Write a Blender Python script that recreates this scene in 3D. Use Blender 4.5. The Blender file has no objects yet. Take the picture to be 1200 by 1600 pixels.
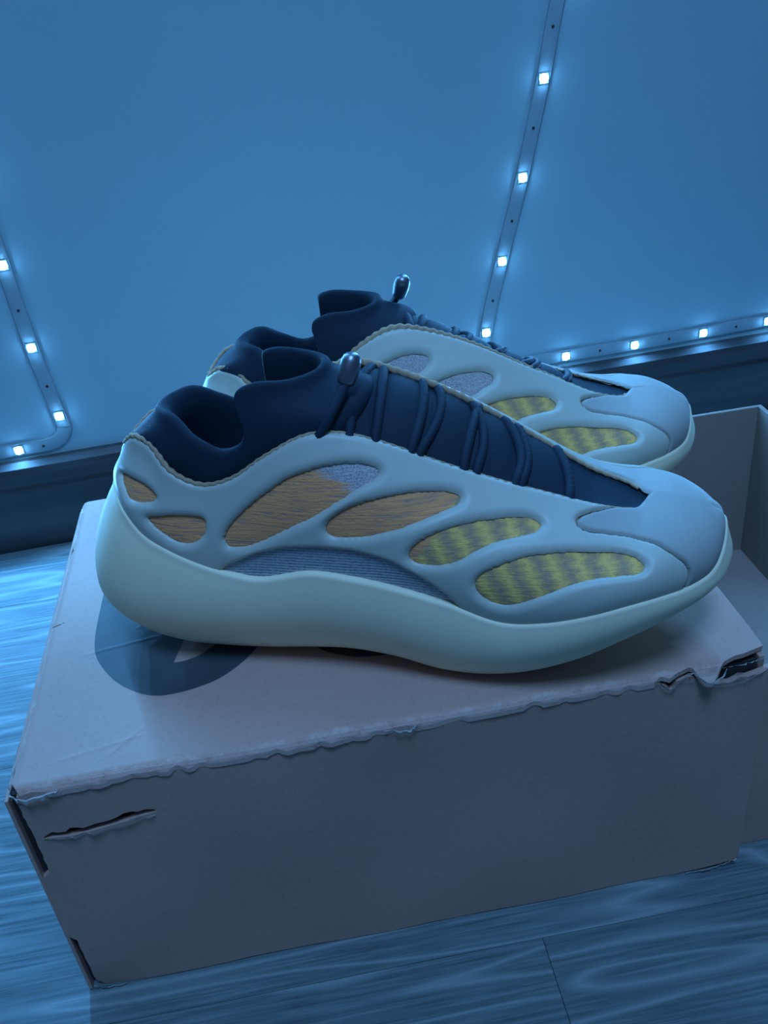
import bpy, bmesh, math, random
import numpy as np
from mathutils import Vector, Matrix

random.seed(7)
rng = np.random.default_rng(7)
S = bpy.context.scene
COL = S.collection

# ------------------------------------------------------------------ camera
cam_d = bpy.data.cameras.new('camera'); cam_o = bpy.data.objects.new('camera', cam_d); COL.objects.link(cam_o)
cam_d.sensor_fit = 'VERTICAL'; cam_d.sensor_height = 36; cam_d.sensor_width = 27
cam_d.lens = 1441.125/1600*36
cam_d.clip_start = .02
PITCH, YAW, ROLL = .55037, -.08764, -.11432
cam_o.matrix_world = Matrix.Translation((.14915, -.30032, .44155)) @ (Matrix.Rotation(YAW, 4, 'Z') @ Matrix.Rotation(math.pi/2-PITCH, 4, 'X') @ Matrix.Rotation(ROLL, 4, 'Z'))
S.camera = cam_o

# ------------------------------------------------------------------ world, added overhead fill, exposure
W = bpy.data.worlds.new('world'); S.world = W; W.use_nodes = True
bg = W.node_tree.nodes['Background']
bg.inputs[0].default_value = (.17, .48, 1.0, 1)
bg.inputs[1].default_value = .145
def area(name, loc, target, size, power, color):
    l = bpy.data.lights.new(name, 'AREA'); l.shape = 'DISK'; l.size = size; l.energy = power; l.color = color
    o = bpy.data.objects.new(name, l); COL.objects.link(o); o.location = loc
    o.rotation_euler = (Vector(target)-Vector(loc)).to_track_quat('-Z', 'Y').to_euler()
    return o
area('added_fill_light', (.22, -.65, 2.1), (.15, .10, .1), .6, 29.0, (.21, .50, 1.0))  # unseen soft light added overhead to fill box top, box front and sole
LED_POWER = .45
LED_COLOR = (.11, .45, 1.0)
S.view_settings.view_transform = 'Standard'; S.view_settings.look = 'None'
S.view_settings.gamma = 1; S.view_settings.use_curve_mapping = False
S.view_settings.exposure = 0.0

# ------------------------------------------------------------------ material helpers
class NT:
    def __init__(s, name, rough=.6, spec=.4):
        s.m = bpy.data.materials.new(name); s.m.use_nodes = True; s.t = s.m.node_tree
        s.b = s.t.nodes['Principled BSDF']; s.b.inputs['Roughness'].default_value = rough
        s.b.inputs['Specular IOR Level'].default_value = spec
    def n(s, kind, **kw):
        x = s.t.nodes.new(kind)
        for k, v in kw.items():
            if k.startswith('i_'): x.inputs[k[2:].replace('_', ' ')].default_value = v
            else: setattr(x, k, v)
        return x
    def l(s, a, b): s.t.links.new(a, b)
    def coord(s, scale=(1, 1, 1), rot=(0, 0, 0), out='Object'):
        c = s.n('ShaderNodeTexCoord'); m = s.n('ShaderNodeMapping')
        m.inputs['Scale'].default_value = scale; m.inputs['Rotation'].default_value = rot
        s.l(c.outputs[out], m.inputs[0]); return m.outputs[0]
    def noise(s, vec, scale, detail=4, rough=.55):
        x = s.n('ShaderNodeTexNoise'); x.inputs['Scale'].default_value = scale; x.inputs['Detail'].default_value = detail
        x.inputs['Roughness'].default_value = rough; s.l(vec, x.inputs['Vector']); return x.outputs['Fac']
    def math(s, op, a, b=None, clamp=False):
        x = s.n('ShaderNodeMath', operation=op, use_clamp=clamp)
        for i, v in enumerate((a, b)):
            if v is None: continue
            if hasattr(v, 'links'): s.l(v, x.inputs[i])
            else: x.inputs[i].default_value = v
        return x.outputs[0]
    def ramp(s, fac, stops, interp='LINEAR'):
        r = s.n('ShaderNodeValToRGB'); e = r.color_ramp.elements; r.color_ramp.interpolation = interp
        while len(e) < len(stops): e.new(.5)
        for k, (pp, c) in enumerate(stops): e[k].position = pp; e[k].color = (*c, 1) if len(c) == 3 else c
        s.l(fac, r.inputs[0]); return r.outputs[0]
    def mix(s, fac, a, b, blend='MIX'):
        x = s.n('ShaderNodeMix', data_type='RGBA', blend_type=blend)
        for sock, v in ((x.inputs[0], fac), (x.inputs[6], a), (x.inputs[7], b)):
            if hasattr(v, 'links'): s.l(v, sock)
            elif isinstance(v, (int, float)): sock.default_value = v
            else: sock.default_value = (*v, 1)
        return x.outputs[2]
    def color(s, c):
        if hasattr(c, 'links'): s.l(c, s.b.inputs['Base Color'])
        else: s.b.inputs['Base Color'].default_value = (*c, 1)
    def bump(s, h, strength=.3, dist=.001):
        x = s.n('ShaderNodeBump'); x.inputs['Strength'].default_value = strength; x.inputs['Distance'].default_value = dist
        s.l(h, x.inputs['Height']); s.l(x.outputs[0], s.b.inputs['Normal'])
    def sep(s, vec):
        x = s.n('ShaderNodeSeparateXYZ'); s.l(vec, x.inputs[0]); return x.outputs
M = {}
def mat_wall():
    k = NT('painted_wall', .55, .3); v = k.coord()
    k.color(k.ramp(k.noise(v, 2.2, 5), [(.3, (.28, .43, .50)), (.7, (.31, .47, .54))]))
    k.bump(k.noise(v, 260, 3), .08, .0006); return k.m
def mat_baseboard():
    k = NT('dark_laminate', .22, .5); v = k.coord((1, 1, 16))
    k.color(k.ramp(k.noise(v, 5, 6), [(.3, (.024, .026, .030)), (.7, (.060, .062, .066))]))
    k.bump(k.noise(v, 40, 3), .1, .0005); return k.m
def mat_wood():
    k = NT('grey_oak_laminate', .55, .12)
    oi = k.n('ShaderNodeObjectInfo'); 
    c = k.n('ShaderNodeTexCoord'); add = k.n('ShaderNodeVectorMath', operation='ADD'); k.l(c.outputs['Object'], add.inputs[0])
    mul = k.math('MULTIPLY', oi.outputs['Random'], 11.0); cmb = k.n('ShaderNodeCombineXYZ'); k.l(mul, cmb.inputs[0]); k.l(mul, cmb.inputs[1])
    k.l(cmb.outputs[0], add.inputs[1])
    mp = k.n('ShaderNodeMapping'); mp.inputs['Scale'].default_value = (.9, 8.0, 1); k.l(add.outputs[0], mp.inputs[0]); v = mp.outputs[0]
    field = k.noise(v, 2.2, 2.5, .45)
    rings = k.math('PINGPONG', k.math('MULTIPLY', field, 9.0), .5)
    mp2 = k.n('ShaderNodeMapping'); mp2.inputs['Scale'].default_value = (5, 150, 1); k.l(add.outputs[0], mp2.inputs[0])
    fine = k.noise(mp2.outputs[0], 3.0, 5, .65)
    mp3 = k.n('ShaderNodeMapping'); mp3.inputs['Scale'].default_value = (3, 9, 1); k.l(add.outputs[0], mp3.inputs[0])
    patch = k.noise(mp3.outputs[0], 3.0, 3)
    line = k.ramp(k.math('ADD', rings, k.math('MULTIPLY', k.math('SUBTRACT', fine, .5), .5)), [(.0, (1, 1, 1)), (.06, (.45, .45, .45)), (.16, (0, 0, 0))])
    base = k.ramp(fine, [(.36, (.07, .105, .115)), (.66, (.20, .255, .27))])
    base = k.mix(patch, base, (.33, .32, .31), 'MULTIPLY') if False else k.mix(k.math('MULTIPLY', patch, .45), base, (.085, .11, .12))
    k.color(k.mix(k.math('MULTIPLY', line, .4), base, (.42, .48, .50)))
    k.bump(fine, .25, .0006); return k.m
def mat_card(name, a, b, rough=.6, worn=False):
    k = NT(name, rough, .32); v = k.coord()
    f = k.noise(v, 9, 5); g = k.noise(v, 420, 3, .7)
    c = k.ramp(f, [(.3, a), (.72, b)])
    spk = k.ramp(g, [(.28, (.62, .6, .58)), (.45, (1, 1, 1))])
    c = k.mix(.35, c, spk, 'MULTIPLY')
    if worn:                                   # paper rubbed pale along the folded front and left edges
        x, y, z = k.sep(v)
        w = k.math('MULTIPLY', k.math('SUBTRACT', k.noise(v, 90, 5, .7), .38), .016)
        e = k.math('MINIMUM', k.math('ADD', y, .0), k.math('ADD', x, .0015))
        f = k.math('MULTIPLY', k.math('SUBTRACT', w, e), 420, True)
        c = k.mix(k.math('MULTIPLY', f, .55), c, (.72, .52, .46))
    k.color(c)
    k.bump(k.math('ADD', k.noise(v, 300, 3), k.math('MULTIPLY', f, 3)), .18, .0007); return k.m
def mat_flat(name, c, rough=.6, spec=.4, nscale=300, bump=.1, var=.12, metal=0, big=14):
    k = NT(name, rough, spec); v = k.coord(); k.b.inputs['Metallic'].default_value = metal
    lo = tuple(x*(1-var) for x in c); hi = tuple(min(1, x*(1+var)) for x in c)
    k.color(k.ramp(k.noise(v, big, 4), [(.3, lo), (.7, hi)]))
    if bump: k.bump(k.noise(v, nscale, 3), bump, .0006)
    return k.m
def mat_foam():
    """cream foam with grey scuffs worn into the lower edge"""
    k = NT('cream_foam_sole', .62, .3); v = k.coord(); x, y, z = k.sep(v)
    c = k.ramp(k.noise(v, 22, 4), [(.3, (.88, .78, .56)), (.7, (.96, .86, .62))])
    n = k.noise(k.coord((1, 1, 2.2)), 75, 6, .75)
    low = k.math('MULTIPLY', k.math('SUBTRACT', .017, z), 70, True)
    f = k.math('MULTIPLY', k.math('MULTIPLY', k.math('SUBTRACT', n, .47), 5, True), low)
    k.color(k.mix(k.math('MULTIPLY', f, .6), c, (.34, .30, .25)))
    k.bump(k.noise(v, 500, 3), .12, .0006); return k.m
def mat_print():
    k = NT('black_ink_on_card', .6, .35); v = k.coord()
    k.color(k.ramp(k.noise(v, 30, 5), [(.3, (.040, .050, .058)), (.75, (.075, .088, .098))])); return k.m
def mat_knit():
    """tan and yellow knit: fine rows with grey mesh towards the collar at the rear, thick yellow chevron rows at the front"""
    k = NT('striped_knit', .85, .15); v = k.coord(); x, y, z = k.sep(v)
    # fine horizontal rows
    vr = k.coord((60, 1, 900)); rows = k.noise(vr, 1.0, 4, .7)
    tan = k.ramp(rows, [(.34, (.40, .26, .22)), (.5, (.84, .36, .16)), (.7, (.96, .43, .17))])
    # grey net
    ck = k.n('ShaderNodeTexVoronoi'); ck.inputs['Scale'].default_value = 1300; k.l(v, ck.inputs['Vector'])
    net = k.ramp(ck.outputs['Distance'], [(.15, (.20, .23, .28)), (.6, (.50, .52, .55))])
    # net shows high up at the rear windows
    hz = k.math('SUBTRACT', z, k.math('MULTIPLY', k.math('MAXIMUM', k.math('SUBTRACT', .14, x), -.012), .25))
    wob = k.math('MULTIPLY', k.math('SUBTRACT', k.noise(k.coord((20, 1, 260)), 1, 3), .5), .012)
    topm = k.math('MULTIPLY', k.math('SUBTRACT', k.math('ADD', hz, wob), k.math('ADD', .0995, k.math('MULTIPLY', k.math('MAXIMUM', k.math('SUBTRACT', .14, x), -.012), .22))), 300, True)
    rear = k.mix(k.math('MULTIPLY', topm, .85), tan, net)
    # front: thick diagonal rows of yellow chevrons
    diag = k.math('ADD', k.math('MULTIPLY', x, 1.0), k.math('MULTIPLY', z, .55))
    chev = k.math('MULTIPLY', k.math('PINGPONG', k.math('MULTIPLY', z, 1.0), .0016), 1.0)
    ph = k.math('PINGPONG', k.math('MULTIPLY', k.math('ADD', k.math('ADD', diag, chev), k.math('MULTIPLY', k.math('SUBTRACT', k.noise(v, 160, 3), .5), .004)), 92.0), .5)
    tuft = k.noise(k.coord((500, 1, 900)), 1, 3, .7)
    yel = k.ramp(k.math('ADD', ph, k.math('MULTIPLY', k.math('SUBTRACT', tuft, .5), .7)), [(.0, (.44, .30, .19)), (.24, (.64, .41, .17)), (.48, (.94, .58, .18))])
    f = k.math('MULTIPLY', k.math('SUBTRACT', k.math('SUBTRACT', x, k.math('MULTIPLY', k.math('SUBTRACT', z, .05), .8)), .154), 260, True)
    k.color(k.mix(f, rear, yel))
    k.bump(k.math('ADD', rows, k.math('MULTIPLY', tuft, .7)), .6, .0012); return k.m
def mat_net(name, lo, hi, scale=700):
    k = NT(name, .8, .2); v = k.coord()
    ck = k.n('ShaderNodeTexVoronoi'); ck.inputs['Scale'].default_value = scale; k.l(v, ck.inputs['Vector'])
    rows = k.n('ShaderNodeTexWave', wave_type='BANDS', bands_direction='Z'); rows.inputs['Scale'].default_value = 210; k.l(v, rows.inputs['Vector'])
    f = k.math('ADD', k.math('MULTIPLY', ck.outputs['Distance'], .6), k.math('MULTIPLY', rows.outputs['Fac'], .5))
    k.color(k.ramp(f, [(.2, lo), (.8, hi)])); k.bump(f, .35, .0008); return k.m
def mat_glow():
    k = NT('led_glow', .3); k.b.inputs['Base Color'].default_value = (.8, .9, 1, 1)
    k.b.inputs['Emission Color'].default_value = (.18, .55, 1, 1); k.b.inputs['Emission Strength'].default_value = 110; return k.m
M['wall'] = mat_wall(); M['base'] = mat_baseboard(); M['wood'] = mat_wood()
M['card'] = mat_card('kraft_cardboard', (.47, .285, .235), (.55, .335, .275))
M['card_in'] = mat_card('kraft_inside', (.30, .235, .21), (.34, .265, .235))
M['paper'] = mat_card('torn_paper', (.38, .35, .33), (.52, .49, .47))
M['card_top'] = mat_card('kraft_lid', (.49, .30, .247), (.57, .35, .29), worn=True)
M['dark_fill'] = mat_flat('near_black_and_gap_shade', (.05, .045, .045), .9, .1, 90, .5)  # near-black: painted shade in the box gaps, also subfloor and solder dots
M['ink'] = mat_print()
M['rubber'] = mat_flat('off_white_rubber_cage', (.52, .52, .45), .45, .45, 700, .05, .05)
M['cap'] = mat_flat('off_white_toe_suede', (.40, .395, .37), .7, .18, 500, .12, .07)
M['foam'] = mat_foam()
M['knit'] = mat_knit()
M['net'] = mat_net('grey_mesh', (.22, .26, .32), (.46, .50, .55))
M['sock'] = mat_flat('black_neoprene', (.010, .026, .046), .75, .25, 1400, .35, .25)
M['lace'] = mat_flat('black_cord', (.012, .028, .050), .7, .25, 1800, .4, .2)
M['metal'] = mat_flat('gunmetal_cap', (.22, .24, .28), .38, .5, 900, .05, .1, metal=.9)
M['rope'] = mat_flat('tan_rope_binding', (.46, .33, .22), .8, .2, 1500, .4, .2)
M['tape'] = mat_flat('led_tape', (.26, .36, .42), .5, .3, 300, .05, .1)
M['glow'] = mat_glow()

# ------------------------------------------------------------------ mesh helpers
def link(name, me, mat=None, parent=None, smooth=True):
    if mat is not None and not me.materials: me.materials.append(mat)
    if smooth: me.polygons.foreach_set('use_smooth', [True]*len(me.polygons))
    o = bpy.data.objects.new(name, me); COL.objects.link(o); o.parent = parent; return o
def mesh(name, V, F, mat, parent=None, smooth=True, weld=0):
    me = bpy.data.meshes.new(name); me.from_pydata([tuple(map(float, v)) for v in V], [], F); me.update()
    bm = bmesh.new(); bm.from_mesh(me)
    if weld: bmesh.ops.remove_doubles(bm, verts=bm.verts, dist=weld)
    bmesh.ops.recalc_face_normals(bm, faces=bm.faces)
    bm.to_mesh(me); bm.free(); me.update()
    return link(name, me, mat, parent, smooth)
def empty(name, loc=(0, 0, 0), rz=0, scale=(1, 1, 1)):
    o = bpy.data.objects.new(name, None); COL.objects.link(o); o.location = loc; o.rotation_euler = (0, 0, rz); o.scale = scale
    o.empty_display_size = .02; return o
def tag(o, label=None, cat=None, group=None, kind=None):
    for k, v in (('label', label), ('category', cat), ('group', group), ('kind', kind)):
        if v: o[k] = v
    return o
def grid_faces(n, m, closed=False, off=0):
    F = []
    for i in range(n if closed else n-1):
        for j in range(m-1):
            a = off+i*m+j; b = off+((i+1) % n)*m+j
            F.append((a, b, b+1, a+1))
    return F
def spline(P, n):
    """Catmull-Rom through points, n samples per span"""
    P = np.asarray(P, float); Q = np.vstack([2*P[0]-P[1], P, 2*P[-1]-P[-2]]); out = []
    for i in range(len(P)-1):
        p0, p1, p2, p3 = Q[i:i+4]
        for f in np.arange(n)/n: out.append(.5*(2*p1+(p2-p0)*f+(2*p0-5*p1+4*p2-p3)*f*f+(3*p1-p0-3*p2+p3)*f**3))
    out.append(P[-1]); return np.array(out)
def tube(name, P, rad, mat, parent, k=10, lobes=0, pitch=1., amp=0., closed=False):
    """tube along P (metres); lobes/pitch/amp twist the section like a rope"""
    P = np.asarray(P, float); n = len(P); r = np.broadcast_to(np.asarray(rad, float), (n,))
    T = np.gradient(P, axis=0); T /= np.linalg.norm(T, axis=1)[:, None]+1e-12
    s = np.r_[0, np.cumsum(np.linalg.norm(np.diff(P, axis=0), axis=1))]
    V = []
    ref = np.array([0, 0, 1.]) if abs(T[0][2]) < .9 else np.array([1., 0, 0])
    for i in range(n):
        a = ref-T[i]*(ref@T[i]); a /= np.linalg.norm(a); b = np.cross(T[i], a); ref = a
        for j in range(k):
            th = 2*math.pi*j/k; rr = r[i]*(1+amp*math.cos(lobes*(th-2*math.pi*s[i]/pitch)))
            V.append(P[i]+rr*(a*math.cos(th)+b*math.sin(th)))
    F = [(i*k+j, i*k+(j+1) % k, (i+1)*k+(j+1) % k, (i+1)*k+j) for i in range(n-1) for j in range(k)]
    if not closed: F += [tuple(range(k))[::-1], tuple((n-1)*k+j for j in range(k))]
    return mesh(name, V, F, mat, parent)
def clip_grid(sd, A):
    """marching-squares cut of a grid: sd (n,m) signed distance (>0 kept), A (n,m,c) attributes -> attribute rows, faces"""
    n, m = sd.shape; rows = []; idx = -np.ones((n, m), int); F = []; ed = {}
    keep = sd > 0
    for i, j in zip(*np.nonzero(keep)): idx[i, j] = len(rows); rows.append(A[i, j])
    def cross(a, b):
        key = (a, b) if a < b else (b, a)
        if key not in ed:
            a, b = key; f = sd[a]/(sd[a]-sd[b]); ed[key] = len(rows); rows.append(A[a]*(1-f)+A[b]*f)
        return ed[key]
    cnt = keep[:-1, :-1].astype(int)+keep[1:, :-1]+keep[1:, 1:]+keep[:-1, 1:]
    for i, j in zip(*np.nonzero(cnt)):
        c = [(i, j), (i+1, j), (i+1, j+1), (i, j+1)]
        if cnt[i, j] == 4: F.append(tuple(int(idx[q]) for q in c)); continue
        poly = []
        for q, r in zip(c, c[1:]+c[:1]):
            if keep[q]: poly.append(int(idx[q]))
            if keep[q] != keep[r]: poly.append(cross(q, r))
        if len(poly) > 2: F.append(tuple(poly))
    return np.array(rows), F
def inside(poly, X, Y):
    poly = np.asarray(poly); r = np.zeros(X.shape, bool); j = len(poly)-1
    for i in range(len(poly)):
        (xi, yi), (xj, yj) = poly[i], poly[j]
        c = ((yi > Y) != (yj > Y)) & (X < (xj-xi)*(Y-yi)/((yj-yi) if yj != yi else 1e-12)+xi)
        r ^= c; j = i
    return r
def dist_to(pts, Q):
    out = np.empty(len(Q))
    q2 = (pts**2).sum(1)
    for i in range(0, len(Q), 4000):
        a = Q[i:i+4000]; d = (a**2).sum(1)[:, None]+q2-2*a@pts.T; out[i:i+4000] = np.sqrt(np.maximum(d.min(1), 0))
    return out
def closed_spline(P, n=8):
    P = list(map(tuple, P)); k = len(P); Q = spline(P[-2:]+P+P[:2], n); return Q[2*n:(k+2)*n]
def plate(name, outline, z0, z1, mat, parent, smooth=False):
    """flat slab with polygon outline in x,y between z0 and z1"""
    bm = bmesh.new(); a = [bm.verts.new((x, y, z1)) for x, y in outline]; f = bm.faces.new(a)
    r = bmesh.ops.extrude_face_region(bm, geom=[f])
    for v in r['geom']:
        if isinstance(v, bmesh.types.BMVert): v.co.z = z0
    bmesh.ops.recalc_face_normals(bm, faces=bm.faces)
    bmesh.ops.triangulate(bm, faces=[g for g in bm.faces if len(g.verts) > 4])
    me = bpy.data.meshes.new(name); bm.to_mesh(me); bm.free(); return link(name, me, mat, parent, smooth)
def box_mesh(name, lo, hi, mat, parent, bevel=.0008, seg=2):
    bm = bmesh.new(); bmesh.ops.create_cube(bm, size=1)
    for v in bm.verts: v.co = Vector([lo[i]+(v.co[i]+.5)*(hi[i]-lo[i]) for i in range(3)])
    if bevel: bmesh.ops.bevel(bm, geom=bm.edges[:], offset=bevel, segments=seg, affect='EDGES', profile=.5)
    me = bpy.data.meshes.new(name); bm.to_mesh(me); bm.free(); return link(name, me, mat, parent, False)

# ================================================================== the setting
WY, WA, BBH = .46965, .04178, .0847
wn = np.array([math.sin(WA), -math.cos(WA), 0]); wt = np.array([math.cos(WA), math.sin(WA), 0])
def wp(x, z, off=0):
    """point on the back wall at world x, height z, standing off towards the room"""
    s = x/math.cos(WA); return np.array([0, WY, 0])+wt*s+np.array([0, 0, z])+wn*off
def slab(name, x0, x1, z0, z1, o0, o1, mat, bev=0):
    V = [wp(x, z, o) for o in (o0, o1) for z in (z0, z1) for x in (x0, x1)]
    F = [(0, 1, 3, 2), (4, 6, 7, 5), (0, 4, 5, 1), (2, 3, 7, 6), (0, 2, 6, 4), (1, 5, 7, 3)]
    return mesh(name, V, F, mat, None, False)
tag(slab('wall_back', -1.6, 2.0, 0, 2.5, 0, -.1, M['wall']), kind='structure')
# baseboard: profile swept along the wall
prof = [(0, .0), (.0135, 0), (.0135, .060), (.0125, .064), (.0125, .074), (.0105, .080), (.006, BBH), (0, BBH)]
V, F = [], []
for x in (-1.6, 2.0): V += [wp(x, z, o+.0002) for o, z in prof]
k = len(prof)
F = [(i, (i+1) % k, k+(i+1) % k, k+i) for i in range(k)]+[tuple(range(k)), tuple(range(k, 2*k))[::-1]]
tag(mesh('baseboard_back', V, F, M['base'], None, False), kind='structure')
# floor: slab with laminate planks lying on it
fl = tag(box_mesh('floor', (-1.6, -1.2, -.05), (2.0, .62, -.008), M['dark_fill'], None, 0), kind='structure')
PW = .192
rows = [(-.0205+PW*k) for k in range(-6, 4)]
joint = [.55, -.15, .80, .10, .62, .230, .95, -.5, .42, -.2]
for r, y0 in enumerate(rows):
    xs = [-1.6, joint[r], joint[r]+1.2, 2.0] if joint[r]+1.2 < 1.95 else [-1.6, joint[r], 2.0]
    for a, b in zip(xs, xs[1:]):
        box_mesh('plank', (a+.0001, y0+.0001, -.008), (b-.0001, y0+PW-.0001, 0), M['wood'], fl, .0003, 2)

# ================================================================== LED strips on the wall
def led_strip(name, path, leds, label):
    root = empty(name, wp(*path[-1], 0)); inv = Vector(root.location)
    c = spline([(x, z) for x, z in path], 10)
    d = np.gradient(c, axis=0); d /= np.linalg.norm(d, axis=1)[:, None]; nr = np.stack([-d[:, 1], d[:, 0]], 1)
    hw = .006; V = []
    for (x, z), (a, b) in zip(c, nr):
        for sgn, off in ((-1, .0003), (-1, .0018), (-.85, .0022), (.85, .0022), (1, .0018), (1, .0003)):
            V.append(wp(x+a*hw*sgn, z+b*hw*sgn, off)-np.array(root.location))
    n = len(c); F = []
    for i in range(n-1):
        for j in range(6): F.append((i*6+j, i*6+(j+1) % 6, (i+1)*6+(j+1) % 6, (i+1)*6+j))
    F += [tuple(range(6)), tuple((n-1)*6+j for j in range(6))]
    mesh('tape', V, F, M['tape'], root, True)
    # one LED: square housing with a small domed lens
    bm = bmesh.new(); bmesh.ops.create_uvsphere(bm, u_segments=14, v_segments=8, radius=.0036)
    for v in bm.verts: v.co.z = max(v.co.z, 0)*.75
    me = bpy.data.meshes.new('lens'); bm.to_mesh(me); bm.free(); me.materials.append(M['glow'])
    me.polygons.foreach_set('use_smooth', [True]*len(me.polygons))
    bm = bmesh.new(); bmesh.ops.create_cube(bm, size=1)
    for v in bm.verts: v.co = Vector((v.co.x*.0084, v.co.y*.0084, (v.co.z+.5)*.0011))
    bmesh.ops.bevel(bm, geom=bm.edges[:], offset=.0003, segments=1, affect='EDGES')
    hm = bpy.data.meshes.new('led'); bm.to_mesh(hm); bm.free(); hm.materials.append(M['tape'])
    q = Vector(wn).to_track_quat('Z', 'Y')
    for x, z in leds:
        o = bpy.data.objects.new('led', hm); COL.objects.link(o); o.parent = root
        o.location = Vector(wp(x, z, .0020))-inv; o.rotation_euler = q.to_euler()
        ln = bpy.data.objects.new('lens', me); COL.objects.link(ln); ln.parent = o; ln.location = (0, 0, .0009)
        l = bpy.data.lights.new('led_light', 'AREA'); l.shape = 'DISK'; l.size = .007; l.energy = LED_POWER; l.color = LED_COLOR
        lo = bpy.data.objects.new('led_light', l); COL.objects.link(lo); lo.parent = root; lo.location = Vector(wp(x, z, .0055))-inv
        lo.rotation_euler = Vector(wn).to_track_quat('-Z', 'Y').to_euler()
    # solder joints between the LEDs
    for (x0, z0), (x1, z1) in zip(leds, leds[1:]):
        xm, zm = (x0+x1)/2, (z0+z1)/2
        i = int(np.argmin(np.hypot(c[:, 0]-xm, c[:, 1]-zm)))
        bm = bmesh.new(); bmesh.ops.create_cone(bm, segments=10, radius1=.0013, radius2=.001, depth=.001, cap_ends=True)
        me2 = bpy.data.meshes.new('solder_dot'); bm.to_mesh(me2); bm.free(); o = link('solder_dot', me2, M['dark_fill'], root)
        o.location = Vector(wp(c[i, 0], c[i, 1], .0024))-inv; o.rotation_euler = q.to_euler()
    return tag(root, label, 'light strip', 'LED strips on the wall')
led_strip('led_strip', [(.56, 1.25), (.50, .90), (.445, .60), (.42, .475), (.397, .391), (.385, .337), (.366, .263), (.346, .195), (.329, .132), (.327, .108), (.341, .0965), (.405, .096), (.473, .0955), (.542, .096), (.606, .097), (.74, .097), (.9, .097)],
          [(.431+.0185*k, .545+.068*k) for k in range(9, 0, -1)]+[(.431, .545), (.42, .476), (.404, .407), (.385, .337), (.366, .263), (.346, .195), (.329, .132), (.405, .096), (.473, .0955), (.542, .096), (.608, .097), (.675, .097), (.742, .097), (.81, .097)],
          'LED tape on the wall to the right, turning right along the baseboard')
led_strip('led_strip', [(-.08, 1.25), (-.075, .80), (-.07, .56), (-.066, .36), (-.063, .254), (-.061, .184), (-.056, .12), (-.0555, .106), (-.068, .0955), (-.098, .0945), (-.168, .0945), (-.34, .0945)],
          [(-.07-.001*k, .535+.07*k) for k in range(9, 0, -1)]+[(-.07, .535), (-.068, .464), (-.066, .394), (-.065, .324), (-.063, .254), (-.061, .184), (-.056, .12), (-.098, .0945), (-.168, .0945), (-.238, .0945), (-.308, .0945)],
          'LED tape on the wall at the left edge, turning left above the baseboard')

# ================================================================== the cardboard boxes
BL, BD, BH = .345, .2498, .1472
def jitter_line(a, b, n, amp, seed):
    r = np.random.default_rng(seed); t = np.linspace(0, 1, n); w = r.normal(0, amp, n); w[0] = w[-1] = 0
    return [(a[0]+(b[0]-a[0])*s, a[1]+(b[1]-a[1])*s, q) for s, q in zip(t, w)]
def panel_grid(name, nx, nz, fx, fz, holes, outline, place, th, mat, parent, warp=0., seed=1):
    """cardboard panel in its own (a, b) plane cut by an outline and holes; place(a, b, d) gives the 3D point, d = depth into the box"""
    A, B = np.meshgrid(np.linspace(*fx, nx), np.linspace(*fz, nz), indexing='ij')
    def sdist(poly):
        P = np.asarray(poly); D = np.full(A.shape, 1e9)
        for (x0, y0), (x1, y1) in zip(P, np.roll(P, -1, 0)):
            dx, dy = x1-x0, y1-y0; t = np.clip(((A-x0)*dx+(B-y0)*dy)/(dx*dx+dy*dy+1e-18), 0, 1)
            D = np.minimum(D, np.hypot(A-x0-t*dx, B-y0-t*dy))
        return np.where(inside(P, A, B), D, -D)
    sd = sdist(outline)
    for h in holes: sd = np.minimum(sd, -sdist(h))
    rows, F = clip_grid(sd, np.stack([A, B], 2))
    n = len(rows)
    rr = np.random.default_rng(seed); ph = rr.uniform(0, 6, 6)
    def wv(a, b): return warp*(math.sin(a*31+ph[0])*math.sin(b*43+ph[1])+.6*math.sin(a*67+b*29+ph[2]))
    V = [place(a, b, -wv(a, b)) for a, b in rows]+[place(a, b, th-wv(a, b)) for a, b in rows]
    # rim walls
    cnt = {}
    for f in F:
        for p, q in zip(f, f[1:]+f[:1]): cnt[(p, q)] = cnt.get((p, q), 0)+1
    rim = [(p, q) for (p, q) in cnt if (q, p) not in cnt]
    G = list(F)+[tuple(i+n for i in f[::-1]) for f in F]+[(q, p, p+n, q+n) for p, q in rim]
    return mesh(name, V, G, mat, parent, False)
def fray(name, pts, w, parent, seed, mat=None):
    """ragged strip of torn paper along a 3D line with width vector w"""
    r = np.random.default_rng(seed); P = spline(pts, 5); V = []; w = np.array(w)
    for i, q in enumerate(P):
        e = math.sin(math.pi*i/(len(P)-1))**.5
        j = r.normal(0, .00035, 3)
        V += [q+j*.5, q+w*e*r.uniform(.5, 1.2)+j, q+w*e*.3+j+np.array([0, -.0005, .0004])]
    F = []
    for i in range(len(P)-1):
        for j in range(3): F.append((i*3+j, i*3+(j+1) % 3, (i+1)*3+(j+1) % 3, (i+1)*3+j))
    return mesh(name, V, F, mat or M['paper'], parent, False)
bx = tag(empty('shoe_box'), 'battered kraft cardboard box with torn edges under the two sneakers', 'box')
TH = .003
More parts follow.
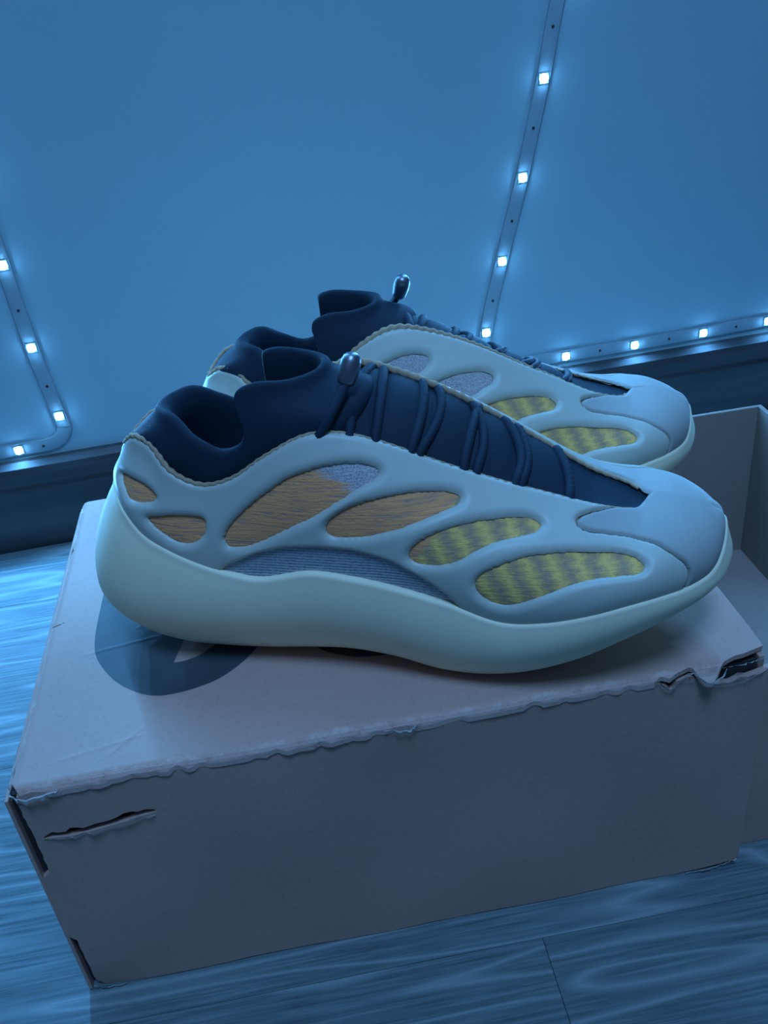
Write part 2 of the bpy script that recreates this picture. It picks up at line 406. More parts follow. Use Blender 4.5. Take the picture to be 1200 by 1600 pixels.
# top panel: ragged left edge, crack, and the torn front right corner
left = [(x+q, y) for x, y, q in jitter_line((.0, BD), (.0, 0), 40, .0004, 3)]
left = [(.0003, BD)]+left[1:-1]
front = [(x, y+q) for x, y, q in jitter_line((-.001, -.0008), (.287, -.0008), 60, .00025, 4)]
tear = [(.290, -.0008), (.2925, .0004), (.297, -.0006), (.301, .0006), (.3075, .0020), (.3104, -.0012), (.313, -.0036), (.3165, -.0040), (.319, -.0020), (.3232, .0014), (.3294, .0034), (.334, .0038), (.3448, .0066)]
right = [(.3452, .02), (.3450, .1), (.3452, .2), (.345, BD)]
outline = left+front[1:]+tear+right
crack = [(-.004, .1212), (.0015, .1152), (.0045, .1158), (.0075, .1176), (.0105, .1206), (.0075, .1168), (.0042, .1146), (.0012, .1142), (-.004, .1188)]
CREASES = [((.040, .009), (.0595, .0284)), ((.0595, .0284), (.080, .046)), ((.080, .046), (.104, .060)), ((.012, .012), (.060, .021)), ((.020, .085), (.062, .092)), ((.045, .100), (.080, .118)), ((.19, .012), (.26, .008))]
def crease(a, b):
    z = 0
    for (x0, y0), (x1, y1) in CREASES:
        dx, dy = x1-x0, y1-y0; t = min(1, max(0, ((a-x0)*dx+(b-y0)*dy)/(dx*dx+dy*dy))); d = math.hypot(a-x0-t*dx, b-y0-t*dy)
        z += .00016*math.exp(-(d/.0011)**2)*(1-abs(2*t-1)**4)
    return z
def top_place(a, b, d):
    s = min(1, max(0, (.0036-b)/.0044)); roll2 = max(0, (.004-a)/.004)
    return (a, b, BH-d-.0040*(1-math.sqrt(max(0, 1-s*s)))-max(0, -.0008-b)*.9-.0012*roll2**2+(crease(a, b) if d < .001 else 0))
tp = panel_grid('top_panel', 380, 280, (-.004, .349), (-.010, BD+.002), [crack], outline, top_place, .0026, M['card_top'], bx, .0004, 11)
# front panel: torn slit near the left, ragged upper right edge where the lid has torn away
slit = [(.0045, .1150), (.0080, .1168), (.0105, .1182), (.0125, .1170), (.0165, .1168), (.0186, .1186), (.0215, .1180), (.0240, .1168), (.0298, .1180), (.036, .1184), (.0400, .1196), (.0431, .1212), (.0470, .1216), (.0490, .1206), (.0530, .1214), (.0570, .1206), (.0576, .1192), (.0540, .1180), (.0500, .1178), (.0439, .1162), (.036, .1150), (.029, .1142), (.022, .1134), (.0173, .1134), (.011, .1142)]
def fr_place(a, b, d):
    # crushed lower corner and a soft rounding under the lid
    return (a, -.0002+d+.0018*max(0, 1-b/.02)*max(0, 1-a/.03)+.0010*max(0, (b-.142)/.005), b)
fl_edge = [(.0022+q, y) for x, y, q in jitter_line((.0, .1432), (.0, .092), 18, .00025, 8)]+[(-.0030+q, y) for x, y, q in jitter_line((0, .088), (0, .046), 14, .0003, 9)]+[(.0012+q, y) for x, y, q in jitter_line((0, .041), (0, .006), 12, .0003, 10)]
fo = fl_edge+[(.004, .0008), (.012, .0)]+[(x, .0006+abs(q)) for x, y, q in jitter_line((.03, 0), (.31, 0), 24, .0003, 12)]+[(.322, .0015), (.336, .0030), (.3435, .0045), (.3448, .01), (.3455, .07), (.345, .132)]
fo += [(.3445, .1385), (.3352, .1360), (.3320, .1368), (.3270, .1342), (.3230, .1350), (.3192, .1340), (.3160, .1358), (.3128, .1362), (.3105, .1400), (.3093, .1414), (.3040, .1420), (.3008, .1412), (.2990, .1372), (.2975, .1366), (.2965, .1395), (.2925, .1415), (.287, .1432)]
fp = panel_grid('front_panel', 330, 150, (-.004, .348), (-.002, .148), [slit], fo, fr_place, TH, M['card'], bx, .0006, 21)
# the other walls
box_mesh('side_panel', (-.0036, -.0002, .0002), (-.0018, BD-.001, BH-.0058), M['card'], bx, .0005)
box_mesh('gap_shade_sheet', (-.0017, .0034, .004), (.0030, .0060, BH-.006), M['dark_fill'], bx, 0)  # near-black strip standing in for shade in the left corner gap
box_mesh('side_panel', (BL-.0032, .0036, .0005), (BL-.0002, BD-.001, BH-.0032), M['card'], bx, .0005)
box_mesh('back_panel', (.0038, BD-.0042, .0), (BL-.0038, BD-.0012, BH-.0034), M['card'], bx, .0005)
box_mesh('bottom_panel', (.004, .006, .0006), (BL-.004, BD-.005, .0034), M['card'], bx, .0005)
# near-black sheet behind the front: painted shade inside the slit and tear
box_mesh('gap_shade_sheet', (.0038, .0052, .010), (BL-.004, .0068, BH-.0060), M['dark_fill'], bx, 0)
# torn paper along the slit, the corner and the edges
fray('torn_paper', [(.006, -.0004, .1146), (.0175, -.0006, .1136), (.030, -.0007, .1142), (.044, -.0008, .1160), (.0565, -.0004, .1178)], (0, -.0016, .0016), bx, 1)
fray('torn_paper', [(.2895, -.001, .1452), (.2975, -.001, .1368), (.3005, -.001, .1412), (.309, -.001, .1414)], (.0006, -.0012, .0018), bx, 2)
fray('torn_paper', [(.3105, -.0008, .1392), (.3165, -.0008, .1356), (.327, -.0008, .1342), (.336, -.0008, .136), (.344, -.0002, .139)], (.0, -.0012, .0022), bx, 3)
fray('torn_paper', [(.322, .0005, .1440), (.330, .0010, .1436), (.338, .0018, .1434), (.3445, .0028, .1436)], (.0, -.0010, .0008), bx, 4)
fray('torn_paper', [(.302, -.0012, .1445), (.3085, -.0002, .1448), (.3135, -.0052, .1425), (.3195, -.0042, .1428), (.3245, -.0002, .1440)], (.0, -.0010, -.0008), bx, 5)
fray('torn_paper', [(-.001, .001, .1440), (.005, -.0022, .1430), (.014, -.0024, .1440), (.022, -.0022, .1448)], (.0, -.0010, -.0022), bx, 6)
fray('torn_paper', [(-.0008, .03, .1462), (-.0012, .016, .1452), (-.0014, .006, .1440), (.0005, -.001, .1425)], (-.0010, 0, -.0012), bx, 7)
fray('torn_paper', [(.165, -.0016, .1452), (.171, -.0026, .1440), (.176, -.0024, .1438), (.181, -.0016, .1450)], (.0, -.0006, -.0020), bx, 8)
fray('torn_paper', [(.0, -.0008, .004), (.004, -.0012, .0018), (.010, -.0012, .0012), (.016, -.0008, .0014)], (.0, -.0010, .0016), bx, 9)
fray('torn_paper', [(.316, -.0008, .0012), (.326, -.0012, .0018), (.336, -.0010, .0030), (.3435, -.0004, .0052)], (.0, -.0008, .0010), bx, 10)
# printed black mark on the lid
def decal(name, poly, hole=None):
    A, B = np.meshgrid(np.linspace(.02, .20, 240), np.linspace(.04, .175, 190), indexing='ij')
    def sdist(P):
        D = np.full(A.shape, 1e9)
        for (x0, y0), (x1, y1) in zip(P, np.roll(P, -1, 0)):
            dx, dy = x1-x0, y1-y0; t = np.clip(((A-x0)*dx+(B-y0)*dy)/(dx*dx+dy*dy+1e-18), 0, 1)
            D = np.minimum(D, np.hypot(A-x0-t*dx, B-y0-t*dy))
        return np.where(inside(P, A, B), D, -D)
    sd = sdist(poly)
    if hole is not None: sd = np.minimum(sd, -sdist(hole))
    rows, F = clip_grid(sd, np.stack([A, B], 2)); rr = np.random.default_rng(11); ph = rr.uniform(0, 6, 6); w = .0004
    V = [(a, b, BH+.00012+crease(a, b)+w*(math.sin(a*31+ph[0])*math.sin(b*43+ph[1])+.6*math.sin(a*67+b*29+ph[2]))) for a, b in rows]
    o = mesh(name, V, F, M['ink'], bx, False); o['label'] = 'black printed logo mark'; return o
LG = np.array([(31, 168), (26.5, 150), (25.6, 125.6), (25.8, 97.5), (28.7, 81.1), (38.0, 63.9), (48.3, 52.8), (59.6, 45.8), (71.9, 44.9), (87.2, 48.3), (98.1, 54.9), (106.1, 63.0), (112, 72), (118, 84), (121, 99), (118, 130), (105, 155), (80, 168), (50, 172)])/1000
NO = np.array([(68.0, 67.9), (70.0, 76.0), (71.5, 84), (76.0, 93.0), (90, 100), (96, 92), (93.5, 81.6), (88.4, 76.4), (80.4, 70.3), (74, 68.2)])/1000
B2 = np.array([(128, 90), (130, 76), (135.3, 66.3), (141.2, 58.6), (147.1, 53.5), (157.6, 48.3), (168.5, 46.4), (176.4, 46.7), (186, 50), (193, 60), (196, 75), (190, 92), (170, 104), (146, 102)])/1000
decal('printed_logo', closed_spline(LG, 8), spline(NO, 4)); decal('printed_logo', closed_spline(B2, 8))

# open box beside it
ob = tag(empty('open_box'), 'open empty cardboard box partly hidden behind the toes at the right edge', 'box')
X0, X1, Y0, Y1, H2 = BL+.0015, .4800, .0105, .2715, .1290
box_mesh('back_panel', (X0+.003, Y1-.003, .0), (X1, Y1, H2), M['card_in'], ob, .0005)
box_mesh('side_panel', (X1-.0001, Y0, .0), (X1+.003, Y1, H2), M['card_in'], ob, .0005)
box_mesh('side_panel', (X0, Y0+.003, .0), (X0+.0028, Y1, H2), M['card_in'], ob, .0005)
box_mesh('front_panel', (X0, Y0, .0), (X1, Y0+.003, H2), M['card'], ob, .0005)
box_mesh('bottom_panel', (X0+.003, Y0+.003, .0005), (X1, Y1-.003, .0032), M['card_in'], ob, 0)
# ---- shoe last: ruled Bezier surface between sole line SB and collar line ST (millimetres, heel at x=0, toe along +x)
SB = [[21, 0, 86], [26.4, 14, 85.0], [34.0, 25, 80.8], [43.3, 32, 72.9], [55.0, 36, 67.1], [69.7, 38.5, 61.1], [85.6, 39.5, 55.9], [99.6, 40, 53.9], [121.2, 42, 58.8], [138.9, 43.5, 57.6], [158.8, 45, 53.7], [184.1, 48.5, 47.7], [206.1, 51.5, 40.7], [225.1, 53, 41.7], [243.7, 52, 45.1], [259.5, 48.5, 48.1], [274.2, 43, 49.5], [286.7, 36, 50.1], [296.3, 26, 51.0], [302.1, 13, 55.5], [304.0, 0, 61]]
ST = [[30, 0, 106], [33.4, 9, 109.6], [41.3, 15, 115.3], [51.3, 21, 113.7], [60.9, 28, 104.7], [74.8, 30, 98.2], [90.4, 31, 101.9], [107.0, 30, 112.2], [124.8, 28, 120.7], [140.3, 25, 120.6], [158.6, 23, 114.7], [182.3, 21, 103.9], [205.5, 19, 94.2], [225.3, 17, 86.8], [248.6, 14.5, 78.6], [265.0, 10.0, 74.4], [271.8, 0, 75.2], [282, 0, 75], [291, 0, 72.5], [297, 0, 69.5], [300.5, 0, 66.5]]
STM = [[30, 0, 106], [33.4, 9, 109.6], [41.3, 15, 114.6], [51.3, 21, 113.2], [60.9, 28, 104.7], [74.8, 30, 98.2], [90.4, 31, 103], [107.0, 30, 116], [124.8, 28, 128], [140.3, 25, 133], [158.6, 23, 129], [182.3, 22, 119], [205.5, 21, 106], [225.3, 18, 94.5], [247.5, 14.5, 81.5], [264.5, 10.0, 75.8], [271.8, 0, 75.2], [282, 0, 75], [291, 0, 72.5], [297, 0, 69.5], [300.5, 0, 66.5]]
SE = [[8, 0, 10], [9, 8, 11], [13, 15, 14], [20, 20, 12], [32.0, 23.5, 8], [49.4, 25, 4.2], [71.5, 26, 3.1], [93.6, 27, 3.6], [115.6, 29, 6.0], [135.2, 31, 7.0], [155.8, 34, 5.4], [177.3, 38, 1.8], [198.5, 41, 2.1], [219.1, 42, 5.7], [240.5, 40, 11.9], [258.7, 37, 20.0], [275.3, 32, 26.9], [290.6, 25, 33.5], [301.4, 16, 38.5], [306.5, 6, 41.0], [307.5, 0, 41]]
# tangent weights per station: outward lean at the sole line, inward and upward weight at the collar line
O1 = [.15,.15,.15,.12,.08,.05,.03,.02,.02,.05,.10,.18,.26,.32,.36,.38,.38,.36,.34,.32,.3]
AT = [.25,.25,.22,.22,.25,.3,.35,.4,.5,.6,.7,.8,.85,.9,1,1,1,1,1,1,1]
BT = [1,1,1,1,1,1,.95,.9,.85,.8,.7,.6,.55,.48,.36,.2,.08,.05,.05,.05,.05]
NS = 20
def cr(tab, u):
    """Catmull-Rom through the stations, mirrored past both ends (y flips sign)."""
    t = np.asarray(tab, float)
    if t.ndim == 1: t = t[:, None]
    m = np.ones(t.shape[1])
    if t.shape[1] == 3: m[1] = -1
    t = np.vstack([t[1]*m, t, t[-2]*m])
    u = np.clip(np.asarray(u, float), 0, NS); i = np.minimum(u.astype(int), NS-1); f = (u-i)[:, None]
    p0, p1, p2, p3 = t[i], t[i+1], t[i+2], t[i+3]
    return .5*(2*p1+(p2-p0)*f+(2*p0-5*p1+4*p2-p3)*f*f+(3*p1-p0-3*p2+p3)*f**3)
def outward(u):
    d = cr(SB, np.minimum(u+.05, NS))-cr(SB, np.maximum(u-.05, 0))
    n = np.stack([-d[:, 1], d[:, 0], 0*d[:, 0]], 1)          # in (x, w) with w outward
    return n/np.linalg.norm(n, axis=1)[:, None]
def bez(a, b, c, d, t):
    t = t[:, None]; s = 1-t
    return a*s**3+3*b*s*s*t+3*c*s*t*t+d*t**3
UP = np.array([0, 0, 1.])
def last(u, t, med=False):
    """point of the shoe's upper: u station 0..20 heel to toe, t 0 sole line..1 collar; (x, w, z) with w = outward half width"""
    u = np.asarray(u, float); t = np.asarray(t, float)
    a, d = cr(SB, u), cr(STM if med else ST, u); n = outward(u)
    o, at, bt = cr(O1, u), cr(AT, u), cr(BT, u)
    L = np.linalg.norm(d-a, axis=1)[:, None]
    k = np.clip((u-7)/8, 0, 1)[:, None]*np.clip(20-u, 0, 1)[:, None]
    nin = n*(1-k)+np.array([0, 1., 0])*k; nin = nin/np.linalg.norm(nin, axis=1)[:, None]
    b = a+.40*L*(UP+n*o)
    dt = bt*UP-at*nin
    c = d-.42*L*dt/np.linalg.norm(dt, axis=1)[:, None]
    return bez(a, b, c, d, t)
def sole(u, t):
    a, d = cr(SB, u)+outward(u)*1.0, cr(SE, u); n = outward(u)
    L = np.linalg.norm(d-a, axis=1)[:, None]
    b = a+.42*L*(n*.22-UP*.98)
    c = d+.38*L*(n*.62+UP*.62)
    return bez(a, b, c, d, t)

# ================================================================== the sneakers
FEAT = {
'Wa': [(1.5, 0.5), (2.38, 0.556), (2.98, 0.595), (3.45, 0.598), (3.48, 0.559), (3.3, 0.473), (2.71, 0.337), (2.25, 0.276), (1.85, 0.342), (1.55, 0.419)],
'Wb': [(3.3, 0.25), (3.75, 0.4), (4.38, 0.557), (4.81, 0.629), (5.11, 0.629), (5.2, 0.546), (5.19, 0.432), (5.01, 0.313), (4.72, 0.219), (4.36, 0.174), (3.95, 0.184)],
'W1': [(5.8, 0.425), (6.0, 0.587), (6.44, 0.699), (7.02, 0.753), (7.53, 0.782), (7.98, 0.783), (8.63, 0.807), (9.24, 0.837), (9.63, 0.852), (9.9, 0.846), (9.94, 0.815), (9.8, 0.761), (9.42, 0.676), (8.89, 0.553), (8.28, 0.438), (7.69, 0.377), (7.24, 0.342), (6.68, 0.307), (6.16, 0.3), (5.9, 0.319)],
'W2': [(8.64, 0.377), (8.86, 0.458), (9.34, 0.558), (10.05, 0.674), (10.61, 0.772), (11.03, 0.828), (11.31, 0.842), (11.38, 0.822), (11.32, 0.775), (11.04, 0.694), (10.6, 0.565), (10.14, 0.441), (9.59, 0.346), (8.98, 0.297), (8.67, 0.313)],
'W3': [(10.41, 0.3), (10.57, 0.408), (10.86, 0.514), (11.32, 0.635), (11.83, 0.733), (12.34, 0.789), (12.74, 0.806), (12.93, 0.785), (12.95, 0.756), (12.81, 0.711), (12.48, 0.669), (12.02, 0.606), (11.65, 0.507), (11.35, 0.4), (11.04, 0.314), (10.69, 0.26), (10.48, 0.253)],
'W4': [(11.56, 0.247), (11.69, 0.335), (12.01, 0.436), (12.55, 0.527), (13.13, 0.578), (13.7, 0.606), (14.38, 0.602), (14.91, 0.539), (15.27, 0.426), (15.3, 0.363), (15.11, 0.345), (14.63, 0.371), (14.02, 0.378), (13.57, 0.338), (13.14, 0.267), (12.73, 0.206), (12.31, 0.157), (11.97, 0.146), (11.66, 0.172)],
}
ARCH = [(5.5, -0.05), (5.62, 0.0), (5.97, 0.113), (6.76, 0.217), (7.39, 0.23), (7.93, 0.205), (8.54, 0.204), (9.21, 0.217), (9.95, 0.21), (10.35, 0.176), (10.71, 0.128), (10.97, 0.075), (11.21, 0.002), (11.3, -0.05)]
CAP = [(14.9, 1.02), (14.36, 0.992), (13.86, 0.919), (13.66, 0.874), (13.59, 0.83), (13.64, 0.789), (13.8, 0.762), (14.2, 0.75), (14.88, 0.698), (15.77, 0.527), (16.26, 0.4), (16.63, 0.29), (16.79, 0.184), (16.78, 0.098), (16.65, 0.019), (16.6, -0.05)]
NU, NV = 380, 78
GU, GT = np.meshgrid(np.linspace(0, NS, NU), np.linspace(0, 1, NV), indexing='ij')
def shell(u, t, h, med):
    """points of the upper pushed out by h millimetres along its normal; returns local metres (y < 0 is the outer side)"""
    u = np.asarray(u, float); t = np.asarray(t, float); e = .02; g = .01
    P = last(u, t, med)
    du = last(np.minimum(u+e, NS), t, med)-last(np.maximum(u-e, 0), t, med)
    tt = np.clip(t, g, 1-g); dt = last(u, tt+g, med)-last(u, tt-g, med)
    N = np.cross(dt, du); N[(u < 1e-6) | (u > NS-1e-6) | ((t > 1-1e-6) & (u > 16)), 1] = 0
    N /= np.linalg.norm(N, axis=1)[:, None]+1e-9
    # outward check against the centre line
    c = np.stack([P[:, 0], 0*P[:, 1], 60+0*P[:, 2]], 1); c[:, 0] = np.clip(c[:, 0], 60, 250)
    sgn = np.sign(((P-c)*N).sum(1)); sgn[sgn == 0] = 1
    Q = P+N*(sgn*np.asarray(h))[:, None]
    Q[:, 1] = np.maximum(Q[:, 1], 0)
    Q[:, 1] *= (1 if med else -1)
    return Q/1000
def prof(s): s = np.clip(s, 0, 1); return np.sqrt(np.maximum(1-(1-s)**2, 0))
def flat(med): return last(GU.ravel(), GT.ravel(), med)
def curve3(c, med): c = np.asarray(c); return last(np.clip(c[:, 0], 0, NS), np.clip(c[:, 1], 0, 1), med)
def both(fn):
    """build lateral and medial halves and join them"""
    V, F = [], []
    for med in (False, True):
        v, f = fn(med); off = len(V); V += list(v); F += [tuple(i+off for i in q) for q in f]
    return V, F
def cage_half(med):
    Q = flat(med); sh = GU.shape
    dw = np.full(sh, 1e9)
    for c in FEAT.values():
        pc = closed_spline(c, 8); d = dist_to(curve3(pc, med), Q).reshape(sh)
        dw = np.minimum(dw, np.where(inside(pc, GU, GT), -d, d))
    ac = spline(ARCH, 8); d = dist_to(curve3(ac, med), Q).reshape(sh); da = np.where(inside(ac, GU, GT), -d, d)
    cc = spline(CAP, 10); poly = np.vstack([cc, [(21, -.1), (21, 1.1)]])
    d = dist_to(curve3(cc, med), Q).reshape(sh); dc = np.where(inside(poly, GU, GT), -d, d)
    dt = dist_to(curve3(np.stack([np.linspace(0, 16, 400), np.ones(400)], 1), med), Q).reshape(sh)
    h = -2.5+2.9*np.minimum.reduce([prof(dw/4.2), prof(da/2.2), prof((dc-.25)/1.3), .25+.75*prof(dt/2.6)])
    # shallow swell between the windows
    sd = np.minimum.reduce([dw, da, dc-.25])
    rows, F = clip_grid(sd, np.stack([GU, GT, h], 2))
    return shell(rows[:, 0], rows[:, 1], rows[:, 2], med), F
def cap_half(med):
    Q = flat(med); sh = GU.shape
    cc = spline(CAP, 10); poly = np.vstack([cc, [(21, -.1), (21, 1.1)]])
    d = dist_to(curve3(cc, med), Q).reshape(sh); sd = np.where(inside(poly, GU, GT), d, -d)-.25
    ed = dist_to(curve3(np.stack([np.linspace(13, 16, 120), np.ones(120)], 1), med), Q).reshape(sh)
    h = -2.5+2.6*np.minimum(prof(sd/1.2), .25+.75*prof(ed/2.4))
    rows, F = clip_grid(sd, np.stack([GU, GT, h], 2))
    return shell(rows[:, 0], rows[:, 1], rows[:, 2], med), F
def base_half(med):
    u, t = np.meshgrid(np.linspace(0, NS, 150), np.linspace(0, .985, 40), indexing='ij')
    return shell(u.ravel(), t.ravel(), np.full(u.size, -2.3), med), grid_faces(150, 40)
def arch_half(med):
    u, t = np.meshgrid(np.linspace(5, 12, 150), np.linspace(0, .3, 40), indexing='ij'); Q = last(u.ravel(), t.ravel(), med)
    ac = spline(ARCH, 8); d = dist_to(curve3(ac, med), Q).reshape(u.shape); sd = np.where(inside(ac, u, t), d, -d)+1.2
    rows, F = clip_grid(sd, np.stack([u, t], 2))
    return shell(rows[:, 0], rows[:, 1], np.full(len(rows), -1.7), med), F
ZC = np.array([(0, 14), (8, 8), (22, 3.5), (40, 1), (60, 0), (95, 0), (120, 2.5), (140, 2.8), (160, 1.5), (180, 0), (205, 0), (222, 2.5), (240, 8), (260, 16), (275, 23), (290, 30), (301, 36), (308, 41)])
def sole_half(med):
    u = np.linspace(0, NS, 200); n = outward(u); a = cr(SB, u)
    R = [a-n*4+UP*.5, a-n*.6+UP*1.3, a+n*.9+UP*1.1, a+n*1.7+UP*.1]
    s = a+n*1.8-UP*.8; d = cr(SE, u); L = np.linalg.norm(d-s, axis=1)[:, None]
    nw = np.interp(u, [0, 2, 4, 6], [.70, .55, .36, .20])[:, None]; b = s+.42*L*(n*nw-UP*.98); c = d+.36*L*(n*.60+UP*.62)
    for t in np.linspace(0, 1, 26): R.append(bez(s, b, c, d, np.full(len(u), t)))
    for f in (.15, .4, .7, 1):
        q = d.copy(); q[:, 1] *= (1-f); q[:, 2] = d[:, 2]*(1-f)+np.interp(d[:, 0], ZC[:, 0], ZC[:, 1])*f
        g = math.sin(f*math.pi/2); q[:, 2] = d[:, 2]*(1-g)+np.interp(d[:, 0], ZC[:, 0], ZC[:, 1])*g; R.append(q)
    A = np.stack(R, 1); A[:, :, 2] = np.maximum(A[:, :, 2], 0); A[:, :, 1] = np.maximum(A[:, :, 1], 0)
    A[0, :, 1] = 0; A[-1, :, 1] = 0
    V = A.reshape(-1, 3)/1000; V[:, 1] *= (1 if med else -1)
    return V, grid_faces(len(u), len(R))
# ---- sock: rim and foot of the neoprene collar, heel centre to front centre
SKB = [(33, 0, 100), (35.5, 10.5, 103), (42.5, 16.5, 107), (55, 22.5, 103), (75, 27, 92), (90, 28, 96), (104, 27.5, 106), (114, 27, 112), (122, 26, 114), (130, 24.5, 116), (139, 22.5, 117), (149, 14, 124), (152, 0, 128)]
SKR = [(49, 0, 122.5), (52.5, 9.5, 123.3), (60.5, 17.5, 123.2), (71, 24, 116.5), (84, 26.5, 111), (95, 28, 114), (99.5, 27.5, 122), (97.5, 25.5, 131), (97, 23.5, 137.5), (106, 21.5, 140.5), (120, 18, 140), (130.5, 10, 140.5), (134, 0, 141.5)]
SKO = [.22, .24, .24, .16, .1, .1, .15, .2, .25, .3, .35, .3, .25]
def sock_mesh():
    n = len(SKB); 
    def mirror(t): return [(x, -w, z) for x, w, z in t[:0:-1]]+list(t)
    m = 8
    def smooth(t):
        full = mirror(t)[:-1]+[t[-1]]+[(x, -w, z) for x, w, z in t[-2:-4:-1]]
        return None
    # closed ring: 0..12 on the outer side, back down 11..1 on the inner side
    def ring(t): t = list(t); return closed_spline([(x, -w, z) for x, w, z in t]+[(x, w, z) for x, w, z in t[-2:0:-1]], m)
    def ring1(t): t = list(t); return closed_spline([(x, 0) for x in t]+[(x, 0) for x in t[-2:0:-1]], m)[:, 0]
    B, R, o = ring(SKB), ring(SKR), ring1(SKO)
    k = len(B); cen = np.array([92, 0, 0.])
    out = B-cen; out[:, 2] = 0; out /= np.linalg.norm(out, axis=1)[:, None]
    L = np.linalg.norm(R-B, axis=1)[:, None]
    c1 = B+L*(.42*UP+out*.42*o[:, None]); oa = ring1([.45, .45, .45, .35]+[.25]*9)[:, None]; ua = ring1([.6, .6, .6, .7]+[.8]*9)[:, None]; c2 = R-.38*L*(UP*ua-out*oa)
    c2[:, 2] = np.minimum(c2[:, 2], R[:, 2]-.07*L[:, 0])
    rings = [B-UP*14-out*2]
    for t in np.linspace(0, 1, 16): rings.append(bez(B, c1, c2, R, np.full(k, t)))
    inn = R-cen-np.array([8, 0, 0]); inn[:, 2] = 0; inn /= np.linalg.norm(inn, axis=1)[:, None]; inn = -inn
    th = ring1([2.0, 1.9, 1.7, 1.5, 1.4, 1.3, 1.1, 1, 1, 1, 1, 1, 1])[:, None]
    for dx, dz in ((.6, 1.0), (1.4, 1.6), (2.4, 1.7), (3.4, 1.0), (4.2, -.8), (4.6, -4), (5, -9)): rings.append(R+inn*dx*th+UP*dz*(th if dz > 0 else 1))
    ang = np.linspace(0, 2*np.pi, k, endpoint=False)
    low = np.stack([88-46*np.cos(ang), -20*np.sin(ang), np.full(k, 72.)], 1)
    last_r = rings[-1]
    for f in (.35, .7, 1): rings.append(last_r*(1-f)+low*f)
    for f in (.5, .02): q = low.copy(); q[:, :2] = np.array([88, 0])+(low[:, :2]-np.array([88, 0]))*f; rings.append(q)
    A = np.stack(rings, 1)
    return A.reshape(-1, 3)/1000, grid_faces(k, A.shape[1], True)
# ---- tongue
stl, stm = np.array(ST), np.array(STM)
def tongue_pt(x, c, extra=0.):
    zl, zm = np.interp(x, stl[7:17, 0], stl[7:17, 2]), np.interp(x, stm[7:17, 0], stm[7:17, 2])
    wl, wm = np.interp(x, stl[7:17, 0], stl[7:17, 1]), np.interp(x, stm[7:17, 0], stm[7:17, 1])
    crown = np.interp(x, [130, 152, 180, 215, 245, 270], [8, 6.5, 4, 2.2, .2, -1.2])
    y = -wl*(1-c)/2+wm*(1+c)/2
    z = zl*(1-c)/2+zm*(1+c)/2-3.2+crown*(1-c*c)+extra
    return np.array([x, y, z])
LACES = [(144, 146, 149), (154.5, 155.5, 153), (169, 173, 170), (172, 180, 177), (191, 194, 196), (196, 199, 192), (212.5, 215, 206), (215, 218, 212), (236, 235.5, 230)]
lx = np.array([146, 155, 175, 194, 213, 235.5])
def tongue_mesh():
    X = np.linspace(128, 271, 110); C = np.linspace(-1, 1, 31); V = []
    for x in X:
        ph = np.interp(x, lx, np.arange(len(lx))); fr = ph-math.floor(ph)
        puff = 3.4*math.sin(math.pi*fr)**.7 if lx[0] < x < lx[-1] else 0
        for c in C: V.append(tongue_pt(x, c, puff*(1-c*c)**.6)/1000)
    return V, grid_faces(110, 31)
def cord_path(a, b, c):
    pts = []
    for s in np.linspace(-1, 1, 21):
        x = a*s*(s-1)/2+b*(1-s*s)+c*s*(s+1)/2; q = tongue_pt(x, s*.985, 1.5+.6*(1-s*s)); q[2] -= 1.6*max(0, abs(s)-.85)/.15
        pts.append(q)
    return spline(np.array(pts)/1000, 2)
def lathe(name, prof_, p0, p1, mat, parent, k=20):
    p0, p1 = np.array(p0), np.array(p1); ax = p1-p0; ax /= np.linalg.norm(ax)
    a = np.cross(ax, [1, 0, 0]); a /= np.linalg.norm(a); b = np.cross(ax, a); V = []
    for s, r in prof_:
        for j in range(k):
            th = 2*math.pi*j/k; V.append((p0+(p1-p0)*s+r*(a*math.cos(th)+b*math.sin(th)))/1000)
    n = len(prof_); F = [(i*k+j, i*k+(j+1) % k, (i+1)*k+(j+1) % k, (i+1)*k+j) for i in range(n-1) for j in range(k)]
    F += [tuple(range(k)), tuple((n-1)*k+j for j in range(k))]
    return mesh(name, V, F, mat, parent)
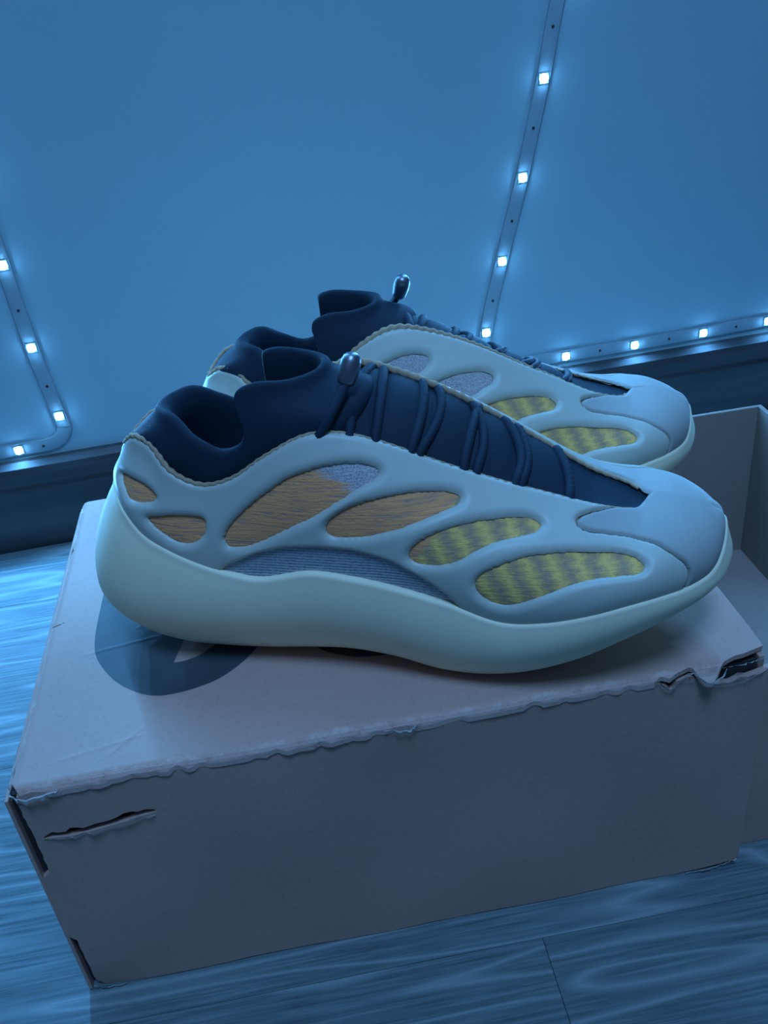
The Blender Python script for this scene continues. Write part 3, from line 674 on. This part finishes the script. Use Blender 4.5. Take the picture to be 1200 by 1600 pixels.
def make_sneaker():
    root = empty('sneaker')
    V, F = both(sole_half); mesh('sole', V, F, M['foam'], root, weld=2e-5)['label'] = 'thick cream foam sole'
    V, F = both(base_half); mesh('knit_upper', V, F, M['knit'], root, weld=2e-5)['label'] = 'tan and yellow striped knit'
    for med in (False, True):
        V, F = arch_half(med); mesh('arch_panel', V, F, M['net'], root)['label'] = 'grey mesh panel above the arch'
    V, F = both(cage_half); mesh('cage', V, F, M['rubber'], root, weld=2e-5)['label'] = 'off-white rubber cage with oval windows'
    V, F = both(cap_half); mesh('toe_cap', V, F, M['cap'], root, weld=2e-5)['label'] = 'smooth off-white toe cap'
    V, F = sock_mesh(); mesh('sock_collar', V, F, M['sock'], root)['label'] = 'black neoprene sock collar'
    V, F = tongue_mesh(); tg = mesh('tongue', V, F, M['sock'], root)
    for a, b, c in LACES: tube('lace', cord_path(a, b, c), .0023, M['lace'], tg, 10, 2, .006, .06)
    # twisted binding along the collar edge
    for med in (False, True):
        u = np.linspace(0.0, 14.9 if not med else 15.4, 420); P = shell(u, np.full(len(u), 1.), np.full(len(u), -1.5 if not med else -2.2), med)
        P[:, 2] += .0002 if not med else .0005
        r = np.interp(u, [0, 3, 7, 9, 15], [1.5, 1.4, .9, .7, .35] if not med else [1.5, 1.5, 1.6, 2.1, .9])/1000
        o = tube('binding', P, r, M['rope'], root, 10, 2, .009, .16); o['label'] = 'twisted tan binding'
    # loose lace end in a metal cap
    cord = spline(np.array([(127, -24, 113), (131.5, -26.3, 119.5), (137, -24.5, 127.5), (141.5, -18, 134.5), (144, -13, 139.5)])/1000, 8)
    le = tube('lace_end', cord, .0021, M['lace'], root, 10, 2, .006, .06)
    lathe('cord_cap', [(0, 2.6), (.02, 3.3), (.1, 4.0), (.45, 4.5), (.72, 4.4), (.88, 3.7), (.96, 2.5), (1, 1.0)], (142.8, -13.6, 137.2), (147.0, -8.2, 149.6), M['metal'], le)['label'] = 'dark metal cord cap'
    return root
near = make_sneaker()
near.location = (.038, .115, BH+.0004); near.rotation_euler = (0, 0, math.radians(-17))
tag(near, 'nearer off-white sneaker with yellow knit windows, standing in front on the box', 'sneaker', 'pair of sneakers on the box')
far = near.copy(); COL.objects.link(far)
for ch in list(near.children):
    c = ch.copy(); COL.objects.link(c); c.parent = far
    for g in list(ch.children):
        d = g.copy(); COL.objects.link(d); d.parent = c
far.location = (.0745, .187, BH+.0004); far.rotation_euler = (0, 0, -.150); far.scale = (.962, -.962, .962)
tag(far, 'farther off-white sneaker, half hidden behind the other one, nearest the wall', 'sneaker', 'pair of sneakers on the box')
